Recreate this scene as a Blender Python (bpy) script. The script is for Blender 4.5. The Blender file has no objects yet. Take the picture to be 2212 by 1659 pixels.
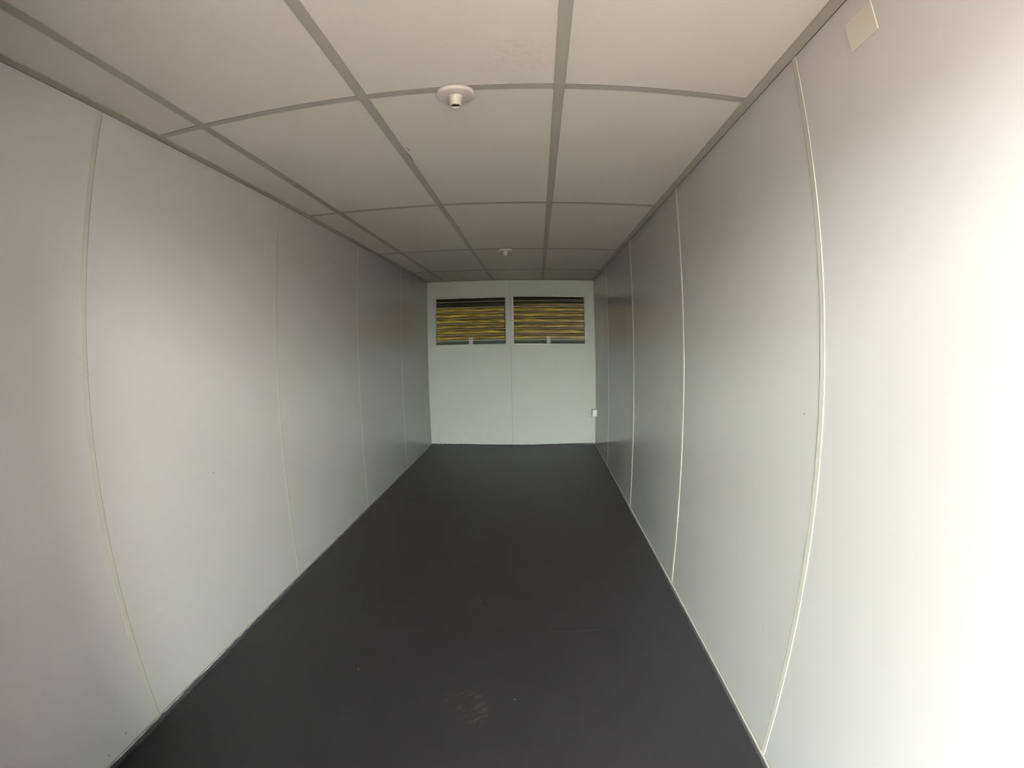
import bpy, bmesh, math, random
from mathutils import Matrix, Vector

random.seed(7)
S = bpy.context.scene
COL = S.collection

# ---------------------------------------------------------------- camera (wide-angle action camera, real fisheye lens)
cam_d = bpy.data.cameras.new('camera')
cam = bpy.data.objects.new('camera', cam_d)
COL.objects.link(cam)
cam_d.type = 'PANO'
cam_d.panorama_type = 'FISHEYE_LENS_POLYNOMIAL'
cam_d.sensor_fit = 'HORIZONTAL'
cam_d.sensor_width = 36.0
cam_d.sensor_height = 27.0
cam_d.fisheye_fov = math.radians(180)
cam_d.fisheye_polynomial_k0 = 0.0
cam_d.fisheye_polynomial_k1 = -0.05135225
cam_d.fisheye_polynomial_k2 = -0.00069569
cam_d.fisheye_polynomial_k3 = 4.05872e-05
cam_d.fisheye_polynomial_k4 = -6.05862e-07
cam_d.clip_start = 0.01
rt = Vector((0.9989336, 0.0414165, -0.0204030))
fw = Vector((-0.0428336, 0.9962809, -0.0747645))
up = Vector((0.0172307, 0.0755587, 0.9969925))
M = Matrix(((rt.x, up.x, -fw.x), (rt.y, up.y, -fw.y), (rt.z, up.z, -fw.z))).to_4x4()
M.translation = (1.5077, 0.0, 1.42653)
cam.matrix_world = M
S.camera = cam

# ---------------------------------------------------------------- daylight
world = bpy.data.worlds.new('sky')
S.world = world
world.use_nodes = True
wn = world.node_tree.nodes
wn['Background'].inputs['Color'].default_value = (0.86, 0.94, 1.0, 1)
wn['Background'].inputs['Strength'].default_value = 2.2

sun_d = bpy.data.lights.new('sun', 'SUN')
sun_d.energy = 480.0
sun_d.color = (1.0, 0.96, 0.89)
sun_d.angle = math.radians(0.6)
sun = bpy.data.objects.new('sun', sun_d)
COL.objects.link(sun)
sun.rotation_euler = Vector((-0.30, -0.62, -0.73)).to_track_quat('-Z', 'Y').to_euler()
sun.location = (4, 10, 9)


def portal(name, loc, rot, sx, sy):
    d = bpy.data.lights.new(name, 'AREA')
    d.shape = 'RECTANGLE'
    d.size = sx
    d.size_y = sy
    o = bpy.data.objects.new(name, d)
    COL.objects.link(o)
    o.location = loc
    o.rotation_euler = rot
    try:
        d.cycles.is_portal = True
    except Exception:
        bpy.data.objects.remove(o)
    return o


DX0, DX1, DZ, FY = 1.10, 2.27, 2.03, -0.12      # door opening behind the camera
portal('door_portal', ((DX0 + DX1) / 2, FY - 0.02, DZ / 2), (math.radians(90), 0, 0), DX1 - DX0, DZ)

vs = S.view_settings
vs.view_transform = 'Standard'
vs.look = 'None'
vs.exposure = 2.1
vs.gamma = 1.0
vs.use_curve_mapping = False
S.cycles.diffuse_bounces = 8
S.cycles.max_bounces = 12

# ---------------------------------------------------------------- room measures (metres)
W, H, D = 2.3, 2.3436, 7.5113
LS = [ 1.2945, 2.811, 4.369, 5.946]       # joints of the left wall
RS = [ 1.2974, 2.805, 4.394, 6.051]       # joints of the right wall
CS = [0.03, 1.638, 3.234, 4.938, 6.433]         # cross joints of the ceiling
TS = [0.250, 0.929, 1.607]                      # long joints of the ceiling
WS = 1.157                                      # joint of the back wall


def df(x, y, z):
    """the cabin stands slightly out of square: ceiling falls to the right, the back wall is a little askew"""
    u, w, v = x / W, z / H, y / D
    return Vector((x + (1 - u) * -0.0114 * w + u * (0.01176 * w + 0.04885 * v),
                   y + v * v * (-0.00207 * w - 0.10911 * u),
                   z + 0.0132 * v * w - 0.04397 * u * w))


# ---------------------------------------------------------------- materials
def mat(name, col, rough=0.5, spec=0.5, metal=0.0, noise=0.0, nscale=6.0, bump=0.0, bscale=40.0):
    m = bpy.data.materials.new(name)
    m.use_nodes = True
    nt = m.node_tree
    b = nt.nodes['Principled BSDF']
    b.inputs['Base Color'].default_value = (*col, 1)
    b.inputs['Roughness'].default_value = rough
    b.inputs['Metallic'].default_value = metal
    b.inputs['Specular IOR Level'].default_value = spec
    tc = nt.nodes.new('ShaderNodeTexCoord')
    if noise:
        n = nt.nodes.new('ShaderNodeTexNoise')
        n.inputs['Scale'].default_value = nscale
        n.inputs['Detail'].default_value = 5
        nt.links.new(tc.outputs['Object'], n.inputs['Vector'])
        mx = nt.nodes.new('ShaderNodeMix')
        mx.data_type = 'RGBA'
        mx.inputs[6].default_value = (*[c * (1 - noise) for c in col], 1)
        mx.inputs[7].default_value = (*[min(1, c * (1 + noise)) for c in col], 1)
        nt.links.new(n.outputs['Fac'], mx.inputs[0])
        nt.links.new(mx.outputs[2], b.inputs['Base Color'])
        m['mix'] = mx.name
    if bump:
        n2 = nt.nodes.new('ShaderNodeTexNoise')
        n2.inputs['Scale'].default_value = bscale
        n2.inputs['Detail'].default_value = 3
        nt.links.new(tc.outputs['Object'], n2.inputs['Vector'])
        bp = nt.nodes.new('ShaderNodeBump')
        bp.inputs['Strength'].default_value = bump
        bp.inputs['Distance'].default_value = 0.002
        nt.links.new(n2.outputs['Fac'], bp.inputs['Height'])
        nt.links.new(bp.outputs['Normal'], b.inputs['Normal'])
    return m


def overlay(m, col, build):
    """lays a stain of colour col over the base colour; build(nt, tc) returns the mask socket"""
    nt = m.node_tree
    b = nt.nodes['Principled BSDF']
    tc = [n for n in nt.nodes if n.type == 'TEX_COORD'][0]
    mask = build(nt, tc)
    mx = nt.nodes.new('ShaderNodeMix')
    mx.data_type = 'RGBA'
    inp = b.inputs['Base Color']
    if inp.links:
        nt.links.new(inp.links[0].from_socket, mx.inputs[6])
    else:
        mx.inputs[6].default_value = inp.default_value
    mx.inputs[7].default_value = (*col, 1)
    nt.links.new(mask, mx.inputs[0])
    nt.links.new(mx.outputs[2], inp)


def math_n(nt, op, a, b=None, clamp=False):
    n = nt.nodes.new('ShaderNodeMath')
    n.operation = op
    n.use_clamp = clamp
    for i, v in enumerate((a, b)):
        if v is None:
            continue
        if isinstance(v, (int, float)):
            n.inputs[i].default_value = v
        else:
            nt.links.new(v, n.inputs[i])
    return n.outputs[0]


def blob(nt, tc, c, rad, ang=0.0):
    """1 inside an ellipse round c (object space), fading to 0 at its rim; also returns the local coordinates"""
    mp = nt.nodes.new('ShaderNodeMapping')
    mp.vector_type = 'TEXTURE'
    mp.inputs['Location'].default_value = c
    mp.inputs['Rotation'].default_value = (0, 0, ang)
    mp.inputs['Scale'].default_value = rad
    nt.links.new(tc.outputs['Object'], mp.inputs['Vector'])
    ln = nt.nodes.new('ShaderNodeVectorMath')
    ln.operation = 'LENGTH'
    nt.links.new(mp.outputs[0], ln.inputs[0])
    f = math_n(nt, 'SUBTRACT', 1.0, ln.outputs['Value'], True)
    return math_n(nt, 'MULTIPLY', f, 3.0, True), mp.outputs[0]


M_WALL = mat('white_coated_steel', (0.361, 0.366, 0.371), 0.20, 0.5, noise=0.012, nscale=1.5)
M_BACK = mat('white_coated_board', (0.37, 0.392, 0.382), 0.5, 0.25, noise=0.015, nscale=2.0)
M_STRIP = mat('cream_joint_plastic', (0.315, 0.318, 0.282), 0.5, 0.4, noise=0.02)
M_CEIL = mat('off_white_ceiling_board', (0.405, 0.412, 0.382), 0.6, 0.3, noise=0.02, nscale=2.5, bump=0.05, bscale=200)
M_TEE = mat('grey_ceiling_strip', (0.228, 0.233, 0.209), 0.5, 0.4, noise=0.03, nscale=3)
M_GAP = mat('dark_gap', (0.03, 0.027, 0.025), 0.8, 0.2, noise=0.1)
M_SEAL = mat('dirty_dark_sealant', (0.022, 0.022, 0.026), 0.6, 0.3, noise=0.4, nscale=30)
M_DIRT_SHADE = mat('dusty_brown_gap', (0.10, 0.085, 0.07), 0.8, 0.2, noise=0.3, nscale=40)
M_TRACK = mat('cream_floor_channel', (0.36, 0.345, 0.31), 0.45, 0.4, noise=0.06, nscale=12)
M_FLOOR = mat('charcoal_vinyl', (0.0064, 0.0058, 0.0068), 0.5, 0.24, noise=0.12, nscale=1.6, bump=0.15, bscale=320)
M_ALU = mat('dull_aluminium', (0.27, 0.27, 0.25), 0.5, 0.35, metal=0.1, noise=0.05)
M_FRAME = mat('cream_window_frame', (0.33, 0.33, 0.295), 0.4, 0.5, noise=0.03)
M_PLASTIC = mat('white_plastic', (0.32, 0.305, 0.28), 0.35, 0.5, noise=0.01)
M_DISC = mat('white_disc_plastic', (0.355, 0.345, 0.335), 0.4, 0.5, noise=0.01)
M_BRASS = mat('dull_brass', (0.05, 0.04, 0.02), 0.5, 0.5, metal=0.5, noise=0.05)
M_BLACK = mat('black_socket_inside', (0.012, 0.012, 0.016), 0.5, 0.3, noise=0.1)
M_COVER = mat('ivory_cover_plate', (0.395, 0.385, 0.34), 0.45, 0.4, noise=0.01)
M_SOCK = mat('white_socket_box', (0.75, 0.76, 0.77), 0.35, 0.5, noise=0.01)
M_OUT = mat('pale_concrete_yard', (0.045, 0.036, 0.031), 0.9, 0.2, noise=0.15, nscale=1.2, bump=0.3, bscale=20)
M_SKIN = mat('grey_outer_cladding', (0.55, 0.55, 0.52), 0.6, 0.3, noise=0.05)
M_BOUNCE = mat('pale_painted_render', (0.69, 0.725, 0.715), 0.8, 0.2, noise=0.05, nscale=1.0)
M_HEDGE = mat('dark_green_board', (0.022, 0.030, 0.020), 0.8, 0.2, noise=0.3, nscale=8)
M_CRUMB = mat('pale_dust', (0.14, 0.13, 0.12), 0.9, 0.1, noise=0.1)

# frosted amber glass of the louvres
M_GLASS = bpy.data.materials.new('frosted_amber_glass')
M_GLASS.use_nodes = True
nt = M_GLASS.node_tree
nt.nodes.clear()
out = nt.nodes.new('ShaderNodeOutputMaterial')
tcg = nt.nodes.new('ShaderNodeTexCoord')
mpg = nt.nodes.new('ShaderNodeMapping')
mpg.inputs['Scale'].default_value = (1.0, 6, 14)
nt.links.new(tcg.outputs['Object'], mpg.inputs['Vector'])
nzg = nt.nodes.new('ShaderNodeTexNoise')
nzg.inputs['Scale'].default_value = 5
nzg.inputs['Detail'].default_value = 6
nt.links.new(mpg.outputs[0], nzg.inputs['Vector'])
crg = nt.nodes.new('ShaderNodeValToRGB')
crg.color_ramp.elements[0].position = 0.35
crg.color_ramp.elements[0].color = (0.0100, 0.0080, 0.0034, 1)
crg.color_ramp.elements[1].position = 0.75
crg.color_ramp.elements[1].color = (0.057, 0.050, 0.0150, 1)
nt.links.new(nzg.outputs['Fac'], crg.inputs[0])
trg = nt.nodes.new('ShaderNodeBsdfTranslucent')
nt.links.new(crg.outputs[0], trg.inputs['Color'])
dfg = nt.nodes.new('ShaderNodeBsdfDiffuse')
dfg.inputs['Color'].default_value = (0.029, 0.026, 0.019, 1)
glg = nt.nodes.new('ShaderNodeBsdfGlossy')
glg.inputs['Color'].default_value = (0.8, 0.8, 0.8, 1)
glg.inputs['Roughness'].default_value = 0.3
m1 = nt.nodes.new('ShaderNodeMixShader')
m1.inputs[0].default_value = 0.4
nt.links.new(trg.outputs[0], m1.inputs[1])
nt.links.new(dfg.outputs[0], m1.inputs[2])
m2 = nt.nodes.new('ShaderNodeMixShader')
m2.inputs[0].default_value = 0.03
nt.links.new(m1.outputs[0], m2.inputs[1])
nt.links.new(glg.outputs[0], m2.inputs[2])
nt.links.new(m2.outputs[0], out.inputs['Surface'])

# marks with a shape of their own: dusty shoe prints on the vinyl, hand smudges and a scratch on the ceiling boards


def prints(nt, tc):
    tot = None
    for c, rad, ang in (((1.215, 2.66, 0), (0.085, 0.12, 1), -0.5), ((1.235, 1.70, 0), (0.10, 0.15, 1), 0.75)):
        f, loc = blob(nt, tc, c, rad, ang)
        wv = nt.nodes.new('ShaderNodeTexWave')
        wv.wave_type = 'BANDS'
        wv.bands_direction = 'Y'
        wv.inputs['Scale'].default_value = 1.3
        wv.inputs['Distortion'].default_value = 8.0
        wv.inputs['Detail'].default_value = 2
        nt.links.new(loc, wv.inputs['Vector'])
        ns = nt.nodes.new('ShaderNodeTexNoise')
        ns.inputs['Scale'].default_value = 16
        ns.inputs['Detail'].default_value = 4
        nt.links.new(tc.outputs['Object'], ns.inputs['Vector'])
        patchy = math_n(nt, 'MULTIPLY', math_n(nt, 'SUBTRACT', ns.outputs['Fac'], 0.45, True), 6.0, True)
        v = math_n(nt, 'MULTIPLY', f, math_n(nt, 'POWER', wv.outputs['Fac'], 2.2))
        v = math_n(nt, 'MULTIPLY', v, patchy)
        tot = v if tot is None else math_n(nt, 'ADD', tot, v, True)
    return math_n(nt, 'MULTIPLY', tot, 0.5)


overlay(M_FLOOR, (0.055, 0.044, 0.034), prints)


def smudge(nt, tc):
    f, loc = blob(nt, tc, (1.49, 1.44, 2.33), (0.13, 0.15, 1), 0.4)
    n = nt.nodes.new('ShaderNodeTexNoise')
    n.inputs['Scale'].default_value = 45
    n.inputs['Detail'].default_value = 4
    nt.links.new(tc.outputs['Object'], n.inputs['Vector'])
    t = math_n(nt, 'MULTIPLY', math_n(nt, 'SUBTRACT', n.outputs['Fac'], 0.5, True), 4.0, True)
    return math_n(nt, 'MULTIPLY', math_n(nt, 'MULTIPLY', f, t), 0.3)


overlay(M_CEIL, (0.24, 0.215, 0.15), smudge)


def scratch(nt, tc):
    f, loc = blob(nt, tc, (0.954, 2.30, 2.33), (0.0045, 0.08, 1), 0.0)
    g, loc2 = blob(nt, tc, (0.968, 2.20, 2.33), (0.003, 0.03, 1), -0.1)
    return math_n(nt, 'MULTIPLY', math_n(nt, 'ADD', f, g, True), 0.8)


overlay(M_CEIL, (0.13, 0.055, 0.045), scratch)


def wallmarks(nt, tc):
    f, loc = blob(nt, tc, (1.178, 7.45, 0.105), (0.006, 1, 0.045))
    return math_n(nt, 'MULTIPLY', f, 0.6)


overlay(M_BACK, (0.12, 0.13, 0.13), wallmarks)


# ---------------------------------------------------------------- helpers
def link(name, bm, m, parent=None, kind=None, loc=None, deform=True, smooth=False):
    """bmesh in room coordinates -> one mesh object"""
    if deform:
        for v in bm.verts:
            v.co = df(*v.co)
    if loc is not None:
        for v in bm.verts:
            v.co -= Vector(loc)
    bmesh.ops.recalc_face_normals(bm, faces=bm.faces)
    me = bpy.data.meshes.new(name)
    bm.to_mesh(me)
    bm.free()
    for mm in (m if isinstance(m, (list, tuple)) else [m]):
        me.materials.append(mm)
    if smooth:
        for p in me.polygons:
            p.use_smooth = True
    o = bpy.data.objects.new(name, me)
    COL.objects.link(o)
    if parent is not None:
        o.parent = parent
    if loc is not None and parent is None:
        o.location = loc
    if kind:
        o['kind'] = kind
    return o


def box(bm, x0, x1, y0, y1, z0, z1, mi=0, ny=1, bevel=0.0):
    """a box, cut ny times along y so that it can follow the cabin's lines"""
    rows = []
    for i in range(ny + 1):
        y = y0 + (y1 - y0) * i / ny
        rows.append([bm.verts.new(c) for c in ((x0, y, z0), (x1, y, z0), (x1, y, z1), (x0, y, z1))])
    fs = []
    for a, b in zip(rows, rows[1:]):
        for k in range(4):
            fs.append(bm.faces.new((a[k], a[(k + 1) % 4], b[(k + 1) % 4], b[k])))
    fs.append(bm.faces.new(rows[0]))
    fs.append(bm.faces.new(rows[-1][::-1]))
    for f in fs:
        f.material_index = mi
    if bevel:
        es = {e for f in fs for e in f.edges}
        bmesh.ops.bevel(bm, geom=list(es), offset=bevel, segments=2, affect='EDGES', profile=0.5)


def boxo(name, m, parent, *a, **k):
    kind = k.pop('kind', None)
    bm = bmesh.new()
    box(bm, *a, **k)
    return link(name, bm, m, parent, kind)


def lathe(bm, prof, c, seg=48, mi=None, axis='Z'):
    rings = []
    for r, z in prof:
        rings.append([bm.verts.new((c[0] + r * math.cos(2 * math.pi * k / seg), c[1] + r * math.sin(2 * math.pi * k / seg), c[2] + z)) for k in range(seg)])
    for i, (a, b) in enumerate(zip(rings, rings[1:])):
        for k in range(seg):
            f = bm.faces.new((a[k], a[(k + 1) % seg], b[(k + 1) % seg], b[k]))
            f.smooth = True
            if mi:
                f.material_index = mi[i]
    return rings


def thing(name, label, cat, loc, group=None):
    o = bpy.data.objects.new(name, None)
    o.empty_display_size = 0.1
    COL.objects.link(o)
    o.location = loc
    o['label'] = label
    o['category'] = cat
    if group:
        o['group'] = group
    return o


# ---------------------------------------------------------------- the setting
# floor
floor = boxo('floor', M_SEAL, None, -0.05, W + 0.05, FY, D + 0.02, -0.12, -0.004, kind='structure', ny=8)
cuts = [FY + 0.001, 2.325, 4.70, D]
for a, b in zip(cuts, cuts[1:]):
    boxo('floor_panel', M_FLOOR, floor, 0.0, W, a + 0.0005, b - 0.0005, -0.004, 0.0, ny=4)

# left and right walls: a backing sheet, coated panels, H-profile joint strips
for side, seams, s in (('left', LS, 0), ('right', RS, 1)):
    X = 0.0 if s == 0 else W
    o_ = -1 if s == 0 else 1           # outward

    def xr(a, b):
        a, b = X + o_ * a, X + o_ * b
        return min(a, b), max(a, b)
    x0, x1 = xr(0.05, 0.07)
    wall = boxo('wall_' + side, M_SKIN, None, x0, x1, FY, D + 0.14, -0.1, H + 0.1, kind='structure', ny=8)
    ends = seams + [D]
    for a, b in zip(ends, ends[1:]):
        x0, x1 = xr(0.0, 0.049)
        boxo('wall_panel', M_WALL, wall, x0, x1, a + 0.004, b - (0.004 if b != D else 0.0), 0.0, H, ny=3)
    x0, x1 = xr(0.0, 0.049)
    boxo('wall_panel', M_WALL, wall, x0, x1, FY, seams[0] - 0.004, 0.0, H)
    for y in seams:
        bm = bmesh.new()
        # flat strip 26 mm wide with a bevelled lip; the right wall's stand prouder
        h1 = 0.0021 if s else 0.0010
        prof = [(-0.013, 0.0), (-0.0129, h1 * 0.6), (-0.0120, h1), (0.0, h1 * 0.9), (0.012, h1), (0.013, h1 * 0.5), (0.013, 0.0)]
        n = 6
        rows = []
        for i in range(n + 1):
            z = 0.014 + (H - 0.004 - 0.014) * i / n
            rows.append([bm.verts.new((X - o_ * h, y + t, z)) for t, h in prof])
        for a, b in zip(rows, rows[1:]):
            for k in range(len(prof) - 1):
                bm.faces.new((a[k], a[k + 1], b[k + 1], b[k]))
        bm.faces.new(rows[0])
        bm.faces.new(rows[-1])
        link('joint_strip', bm, M_STRIP, wall)
        boxo('joint_gap', M_DIRT_SHADE, wall, *sorted((X - o_ * 0.0004, X - o_ * 0.0012)), y + 0.013, y + (0.0150 if s else 0.0138), 0.014, H - 0.004)  # dark line laid in for the shade on each strip's far side
    # small dark screw heads where the photograph shows them
    for (yy, zz) in (((3.611, 2.085), (2.052, 0.875), (1.10, 0.07), (0.98, 0.05)) if s == 0 else ((1.31, 1.17), (1.505, 0.45), (1.40, 1.24))):
        bm = bmesh.new()
        lathe(bm, [(0.0001, 0.0015), (0.0022, 0.0012), (0.003, 0)], (0, 0, 0), 10)
        for v in bm.verts:
            v.co = Vector((X - o_ * v.co.z, yy + v.co.x, zz + v.co.y))
        link('screw', bm, M_DIRT_SHADE, wall)

# floor channels and grubby sealant along the walls
for side, X, o_ in (('left', 0.0, 1), ('right', W, -1)):
    bm = bmesh.new()
    box(bm, *sorted((X + o_ * 0.0005, X + o_ * 0.006)), FY, D, 0.0, 0.013, ny=10)
    tr = link('baseboard_' + side, bm, M_TRACK, None, 'structure')
    # uneven dark bead on the channel (heavier on the left, broken on the right)
    bm = bmesh.new()
    N = 260
    rows = []
    for i in range(N + 1):
        y = FY + (D - FY) * i / N
        r1 = random.random()
        if side == 'left':
            hgt = 0.004 + 0.006 * r1 * (1.0 if y < 2.6 else 0.6)
            wd = 0.007 + 0.005 * random.random() + (0.004 if (i // 7) % 3 == 0 else 0)
        else:
            hgt = 0.002 + 0.002 * r1
            wd = 0.004 + 0.003 * random.random()
        p = [(0.0061, hgt + 0.004), (0.0085, hgt), (wd + 0.006, 0.0012), (wd + 0.009, 0.0002)]
        rows.append([bm.verts.new((X + o_ * a, y, b)) for a, b in p])
    for a, b in zip(rows, rows[1:]):
        for k in range(3):
            bm.faces.new((a[k], a[k + 1], b[k + 1], b[k]))
    link('sealant_bead', bm, M_SEAL, tr)
    # dirty line where the panels stand in the channel
    bm = bmesh.new()
    rows = []
    for i in range(N + 1):
        y = FY + (D - FY) * i / N
        amp = max(0.0006, 0.0045 * (1 - y / 3.2)) if side == 'right' else max(0.0006, 0.003 * (1 - y / 3.0))
        hgt = 0.0005 + amp * (0.4 + random.random())
        rows.append([bm.verts.new((X + o_ * 0.0012, y, 0.013)), bm.verts.new((X + o_ * 0.0008, y, 0.0135 + hgt))])
    for a, b in zip(rows, rows[1:]):
        bm.faces.new((a[0], a[1], b[1], b[0]))
    link('dirt_line', bm, M_DIRT_SHADE, tr)

bm = bmesh.new()
N = 120
rows = []
for i in range(N + 1):
    x = W * i / N
    h = 0.008 + 0.004 * random.random() + 0.006 * math.sin(x * 2.2 + 0.3) ** 2
    rows.append([bm.verts.new((x, D - 0.001, h + 0.004)), bm.verts.new((x, D - 0.006, h)), bm.verts.new((x, D - 0.028 - 0.01 * random.random(), 0.0006))])
for a, b in zip(rows, rows[1:]):
    for k in range(2):
        bm.faces.new((a[k], a[k + 1], b[k + 1], b[k]))
link('baseboard_back', bm, M_SEAL, None, 'structure')

# ceiling: backing, boards between the strips, grey strips, wall angles
ceil = boxo('ceiling', M_GAP, None, -0.07, W + 0.07, FY - 0.05, D + 0.15, H + 0.035, H + 0.16, kind='structure', ny=8)
xs = [0.0] + TS + [W]
ys = [FY] + CS + [D]
for i, (a, b) in enumerate(zip(xs, xs[1:])):
    for c, d in zip(ys, ys[1:]):
        boxo('ceiling_panel', M_CEIL, ceil, a + (0.003 if i else 0), b - 0.003, c + 0.003, d - 0.003, H, H + 0.034, ny=2)
for x in TS:
    boxo('ceiling_strip', M_TEE, ceil, x - 0.0185, x + 0.0185, FY, D - 0.002, H - 0.003, H - 0.0002, ny=8, bevel=0.0008)
for y in CS:
    for a, b in zip([0.037] + [x + 0.0187 for x in TS], [x - 0.0187 for x in TS] + [W - 0.037]):
        boxo('ceiling_strip', M_TEE, ceil, a, b, y - 0.0165, y + 0.0165, H - 0.0022, H - 0.0002)
        boxo('joint_gap', M_GAP, ceil, a, b, y - 0.0180, y - 0.0166, H - 0.0012, H - 0.0001)
for X, o_ in ((0.0, 1), (W, -1)):
    boxo('ceiling_angle', M_TEE, ceil, *sorted((X + o_ * 0.0025, X + o_ * 0.037)), FY, D - 0.002, H - 0.005, H - 0.0002, ny=8)
    boxo('joint_gap', M_GAP, ceil, *sorted((X + o_ * 0.0002, X + o_ * 0.0026)), FY, D - 0.002, H - 0.0055, H - 0.0002, ny=8)

# back wall with the two window openings
WX = [(0.118, 1.102), (1.190, 2.196)]
WZ = [(1.425, 2.093), (1.425, 2.104)]


def holed(bm, x0, x1, y0, y1, z0, z1, hx, hz):
    box(bm, x0, x1, y0, y1, z0, hz[0])
    box(bm, x0, x1, y0, y1, hz[1], z1)
    box(bm, x0, hx[0], y0, y1, hz[0], hz[1])
    box(bm, hx[1], x1, y0, y1, hz[0], hz[1])


bm = bmesh.new()
holed(bm, -0.07, WS, D + 0.051, D + 0.065, -0.1, H + 0.1, WX[0], WZ[0])
holed(bm, WS, W + 0.07, D + 0.051, D + 0.065, -0.1, H + 0.1, WX[1], WZ[1])
wb = link('wall_back', bm, M_SKIN, None, 'structure')
for (a, b), hx, hz in (((0.0, WS - 0.002), WX[0], WZ[0]), ((WS + 0.002, W), WX[1], WZ[1])):
    bm = bmesh.new()
    holed(bm, a, b, D, D + 0.05, 0.0, H, hx, hz)
    bmesh.ops.remove_doubles(bm, verts=bm.verts, dist=0.0002)
    link('wall_panel', bm, M_BACK, wb)
boxo('joint_strip', M_STRIP, wb, WS - 0.006, WS + 0.006, D - 0.0025, D + 0.001, 0.012, H - 0.004, bevel=0.001)
# corner posts of the back wall
boxo('joint_strip', M_STRIP, wb, 0.0006, 0.008, D - 0.006, D - 0.0005, 0.012, H - 0.006)
boxo('joint_strip', M_STRIP, wb, W - 0.008, W - 0.0006, D - 0.006, D - 0.0005, 0.012, H - 0.006)
boxo('joint_gap', M_GAP, wb, 0.02, W - 0.02, D - 0.0035, D - 0.0005, H - 0.007, H - 0.001)

# front wall with the doorway behind the camera
bm = bmesh.new()
box(bm, -0.07, DX0, FY - 0.06, FY, -0.1, H + 0.1)
box(bm, DX1, W + 0.07, FY - 0.06, FY, -0.1, H + 0.1)
box(bm, DX0, DX1, FY - 0.06, FY, DZ, H + 0.1)
wf = link('wall_front', bm, M_WALL, None, 'structure')
for a in ((DX0 - 0.02, DX0 + 0.03, FY - 0.07, FY + 0.01, 0, DZ), (DX1 - 0.03, DX1 + 0.02, FY - 0.07, FY + 0.01, 0, DZ),
          (DX0, DX1, FY - 0.07, FY + 0.01, DZ - 0.03, DZ + 0.02)):
    boxo('door_frame', M_FRAME, wf, *a)

# outside: yard, and the eave and the dark boundary boards behind the cabin
g = boxo('ground', M_OUT, None, -25, 27, -30, 20, -0.42, -0.30, kind='structure')
bm = bmesh.new()
box(bm, -0.9, W + 0.9, D + 0.15, D + 0.34, H + 0.02, H + 0.10)
for v in bm.verts:
    if v.co.y > D + 0.3 and v.co.x < 0:
        v.co.y += 0.055  # left end stretched to slant the eave's shade on the blades
ev = link('roof_eave', bm, M_SKIN, None, 'structure')
bd = boxo('wall_outside', M_HEDGE, None, -3, 6, D + 1.6, D + 1.68, -0.3, 1.75, kind='structure')


# unseen light helpers: a side panel, a pale reflector wall and a dark low block
lf = boxo('door_1', M_SKIN, None, DX1 - 0.01, DX1 + 0.03, FY - 0.07 - 0.70, FY - 0.075, 0.01, DZ, kind='structure')  # leaf added to keep daylight off the near left wall
fb = boxo('wall_across_yard', M_BOUNCE, None, -4.2, 14.5, -12.3, -12.0, -0.3, 6.6, kind='structure')  # unseen sunlit reflector, added to brighten the back and left walls
hg = boxo('wall_garden', M_HEDGE, None, -6.0, 16.0, -10.7, -10.5, -0.3, 1.85, kind='structure')  # unseen, added to keep low light off the upper walls


# ---------------------------------------------------------------- louvre windows
KNOTS = [(0, .012), (.20, .0215), (.44, .0105), (.82, .0235), (1.0, .0262)]  # made-up curve that shapes the light and dark across each blade


def profile_y(t):
    """cross-section of a moulded blade"""
    for (a, ya), (b, yb) in zip(KNOTS, KNOTS[1:]):
        if t <= b:
            u = (t - a) / (b - a)
            return ya + (yb - ya) * (0.5 - 0.5 * math.cos(math.pi * u))
    return KNOTS[-1][1]


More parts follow.
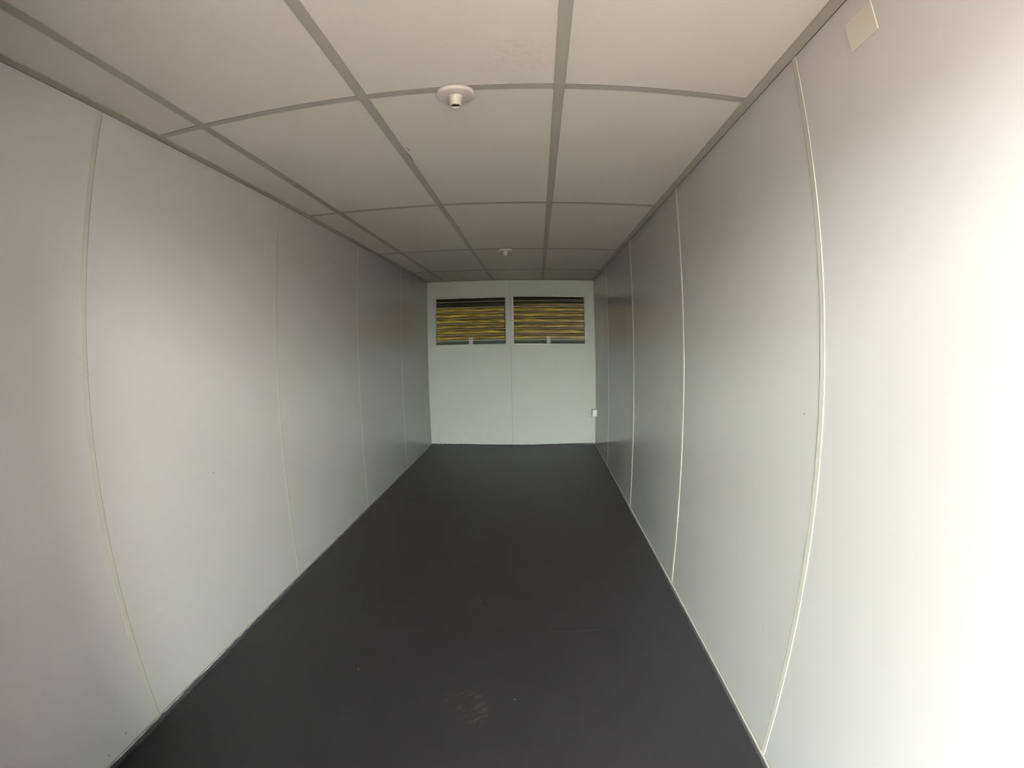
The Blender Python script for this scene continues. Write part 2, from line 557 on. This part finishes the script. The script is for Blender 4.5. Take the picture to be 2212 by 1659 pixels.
def window(n, hx, hz, tilt0):
    x0, x1 = hx
    z0, z1 = hz
    base = df((x0 + x1) / 2, D, z0)
    w = bpy.data.objects.new('window_%d' % n, None)
    COL.objects.link(w)
    w.location = base
    w['kind'] = 'structure'

    def part(name, bm, m, **k):
        return link(name, bm, m, w, loc=base, **k)
    # frame members: outer bead on the wall face, and the deep channels that carry the blades
    for a in ((x0 - 0.010, x0 + 0.004, z0 - 0.012, z1 + 0.012), (x1 - 0.004, x1 + 0.010, z0 - 0.012, z1 + 0.012),
              (x0 + 0.004, x1 - 0.004, z0 - 0.012, z0 + 0.003), (x0 + 0.004, x1 - 0.004, z1 - 0.003, z1 + 0.012)):
        bm = bmesh.new()
        box(bm, a[0], a[1], D - 0.006, D + 0.010, a[2], a[3], bevel=0.0015)
        part('window_frame', bm, M_FRAME)
    jl = 0.012
    jr = 0.012 if n == 1 else 0.036
    for a in ((x0 + 0.0042, x0 + jl), (x1 - jr, x1 - 0.0042)):
        bm = bmesh.new()
        box(bm, a[0], a[1], D + 0.006, D + 0.05, z0 + 0.003, z1 - 0.003, bevel=0.001)
        part('blade_channel', bm, M_ALU)
    if n == 2:
        bm = bmesh.new()
        box(bm, x1 - 0.020, x1 - 0.014, D - 0.001, D + 0.006, z0 + 0.004, z1 - 0.05)
        part('control_rod', bm, M_ALU)
    # dark board added to plug the gap below the lowest blade against sun
    bm = bmesh.new()
    box(bm, x0 + jl, x1 - jr, D + 0.026, D + 0.045, z0 + 0.002, z0 + 0.070)
    part('bottom_rail', bm, M_HEDGE)
    # head rail
    bm = bmesh.new()
    box(bm, x0 + jl, x1 - jr, D + 0.036, D + 0.05, z1 - 0.024, z1 + 0.0005)
    part('head_rail', bm, M_ALU)
    # eight glass blades; each hangs a little inside the top of the one below
    nb = 8
    bot = z0 + 0.060
    pitch = 0.0785
    for k in range(nb):
        zb = bot + pitch * k
        hgt = min(pitch * 1.22, z1 - 0.008 - zb)
        bm = bmesh.new()
        P = []
        K = 20
        for i in range(K + 1):
            t = i / K
            y = D + 0.002 + profile_y(t)
            P.append((y, zb + hgt * t))
        xa, xb = x0 + jl - 0.003, x1 - jr + 0.003
        th = 0.004
        sag = (random.random() - 0.5) * 0.004
        nx = 6
        grid_i = []
        grid_o = []
        for j in range(nx + 1):
            s = j / nx
            x = xa + (xb - xa) * s
            dz = tilt0 * (0.5 - s) * 0 + sag * s
            grid_i.append([bm.verts.new((x, y, z + dz)) for y, z in P])
            grid_o.append([bm.verts.new((x, y + th, z + dz)) for y, z in P])
        for A, B in ((grid_i, 0), (grid_o, 1)):
            for a, b in zip(A, A[1:]):
                for i in range(K):
                    f = bm.faces.new((a[i], a[i + 1], b[i + 1], b[i]))
                    f.smooth = True
        for a, b, c, d in zip(grid_i, grid_i[1:], grid_o, grid_o[1:]):
            bm.faces.new((a[0], b[0], d[0], c[0])).material_index = 1
            bm.faces.new((a[K], b[K], d[K], c[K])).material_index = 1
        sl = part('slat', bm, [M_GLASS, M_ALU])
        # polished lower edge
        bm = bmesh.new()
        box(bm, xa, xb, D + 0.012, D + 0.019, zb - 0.003, zb + 0.004, bevel=0.001)
        e = link('slat_edge', bm, M_ALU, sl, loc=base)
    # catch at the bottom
    cx = x0 + (0.500 if n == 1 else 0.476)
    bm = bmesh.new()
    box(bm, cx - 0.027, cx + 0.027, D - 0.004, D + 0.004, z0 + 0.002, z0 + 0.108, bevel=0.0015)
    box(bm, cx - 0.020, cx + 0.020, D - 0.002, D + 0.012, z0 + 0.02, z0 + 0.095)
    lt = part('catch', bm, M_ALU)
    bm = bmesh.new()
    lathe(bm, [(0.0001, 0.004), (0.005, 0.003), (0.006, 0)], (0, 0, 0), 12)
    for v in bm.verts:
        v.co = Vector((cx + v.co.x, D - 0.004 - v.co.z, z0 + 0.078 + v.co.y))
    link('catch_screw', bm, M_DIRT_SHADE, lt, loc=base)
    bm = bmesh.new()
    box(bm, cx - 0.022, cx + 0.022, D - 0.010, D + 0.012, z0 + 0.108, z0 + 0.122, bevel=0.003)
    link('catch_knob', bm, M_BLACK, lt, loc=base)
    return w


window(1, WX[0], WZ[0], 0.01)
window(2, WX[1], WZ[1], 0.0)


# ---------------------------------------------------------------- ceiling lampholders
def lampholder(x, y, label):
    base = df(x, y, H - 0.003)
    t = thing('lampholder', label, 'lampholder', base, 'bare lampholders on the ceiling')
    bm = bmesh.new()
    lathe(bm, [(0.0001, 0.0), (0.064, 0.0), (0.067, -0.0015), (0.068, -0.005), (0.068, -0.012), (0.066, -0.0155), (0.062, -0.017), (0.040, -0.0185), (0.0001, -0.019)], (0, 0, 0), 64)
    d = link('mounting_disc', bm, M_DISC, t, deform=False)
    bm = bmesh.new()
    lathe(bm, [(0.0001, -0.018), (0.0285, -0.018), (0.0255, -0.0215), (0.0235, -0.026), (0.0218, -0.053), (0.0208, -0.0555), (0.0168, -0.0560), (0.0164, -0.0500), (0.0160, -0.026), (0.0001, -0.025)],
          (0, 0, 0), 48, mi=[0, 0, 0, 0, 0, 0, 0, 1, 1])
    link('socket_tube', bm, [M_PLASTIC, M_BLACK], t, deform=False)
    bm = bmesh.new()
    lathe(bm, [(0.0160, -0.0440), (0.0150, -0.0450), (0.0142, -0.0440), (0.0148, -0.034)], (0, 0, 0), 40)
    link('contact_ring', bm, M_BRASS, t, deform=False)
    return t


lampholder(1.254, 1.664, 'white round lampholder without bulb, on the first cross strip near the viewer')
lampholder(1.239, 4.985, 'small distant white lampholder without bulb, nearer the louvre windows')

# ---------------------------------------------------------------- plates and the socket box
b0 = df(W, 0.94, 2.19)
cp = thing('cover_plate', 'blank ivory cover plate high on the white wall beside the ceiling', 'cover plate', b0)
bm = bmesh.new()
box(bm, W - 0.004, W - 0.0002, 0.877, 1.003, 2.191, 2.276, bevel=0.0012)
link('plate', bm, M_COVER, cp, loc=b0)

b0 = df(W, 7.45, 0.42)
sb = thing('socket_box', 'small white surface-mounted socket box in the back corner', 'socket', b0)
bm = bmesh.new()
box(bm, W - 0.058, W - 0.0005, 7.34, 7.44, 0.424, 0.516, bevel=0.004)
link('housing', bm, M_SOCK, sb, loc=b0)
bm = bmesh.new()
box(bm, W - 0.066, W - 0.058, 7.335, 7.445, 0.419, 0.521, bevel=0.003)
link('faceplate', bm, M_DISC, sb, loc=b0)

# ---------------------------------------------------------------- a few specks of dust on the vinyl
bm = bmesh.new()
for (x, y) in ((0.80, 3.17), (0.62, 2.52), (1.52, 4.28), (1.22, 4.20), (0.95, 5.1), (1.9, 2.9), (1.41, 1.75), (0.7, 1.9)):
    r = 0.003
    m_ = Matrix.Translation((x, y, r * 0.5)) @ Matrix.Diagonal((1.4, 1, 0.5, 1))
    bmesh.ops.create_icosphere(bm, subdivisions=1, radius=r, matrix=m_)
sp = link('dust_specks', bm, M_CRUMB, None, 'stuff')
sp['label'] = 'pale specks of dust lying on the charcoal floor'
sp['category'] = 'dust'
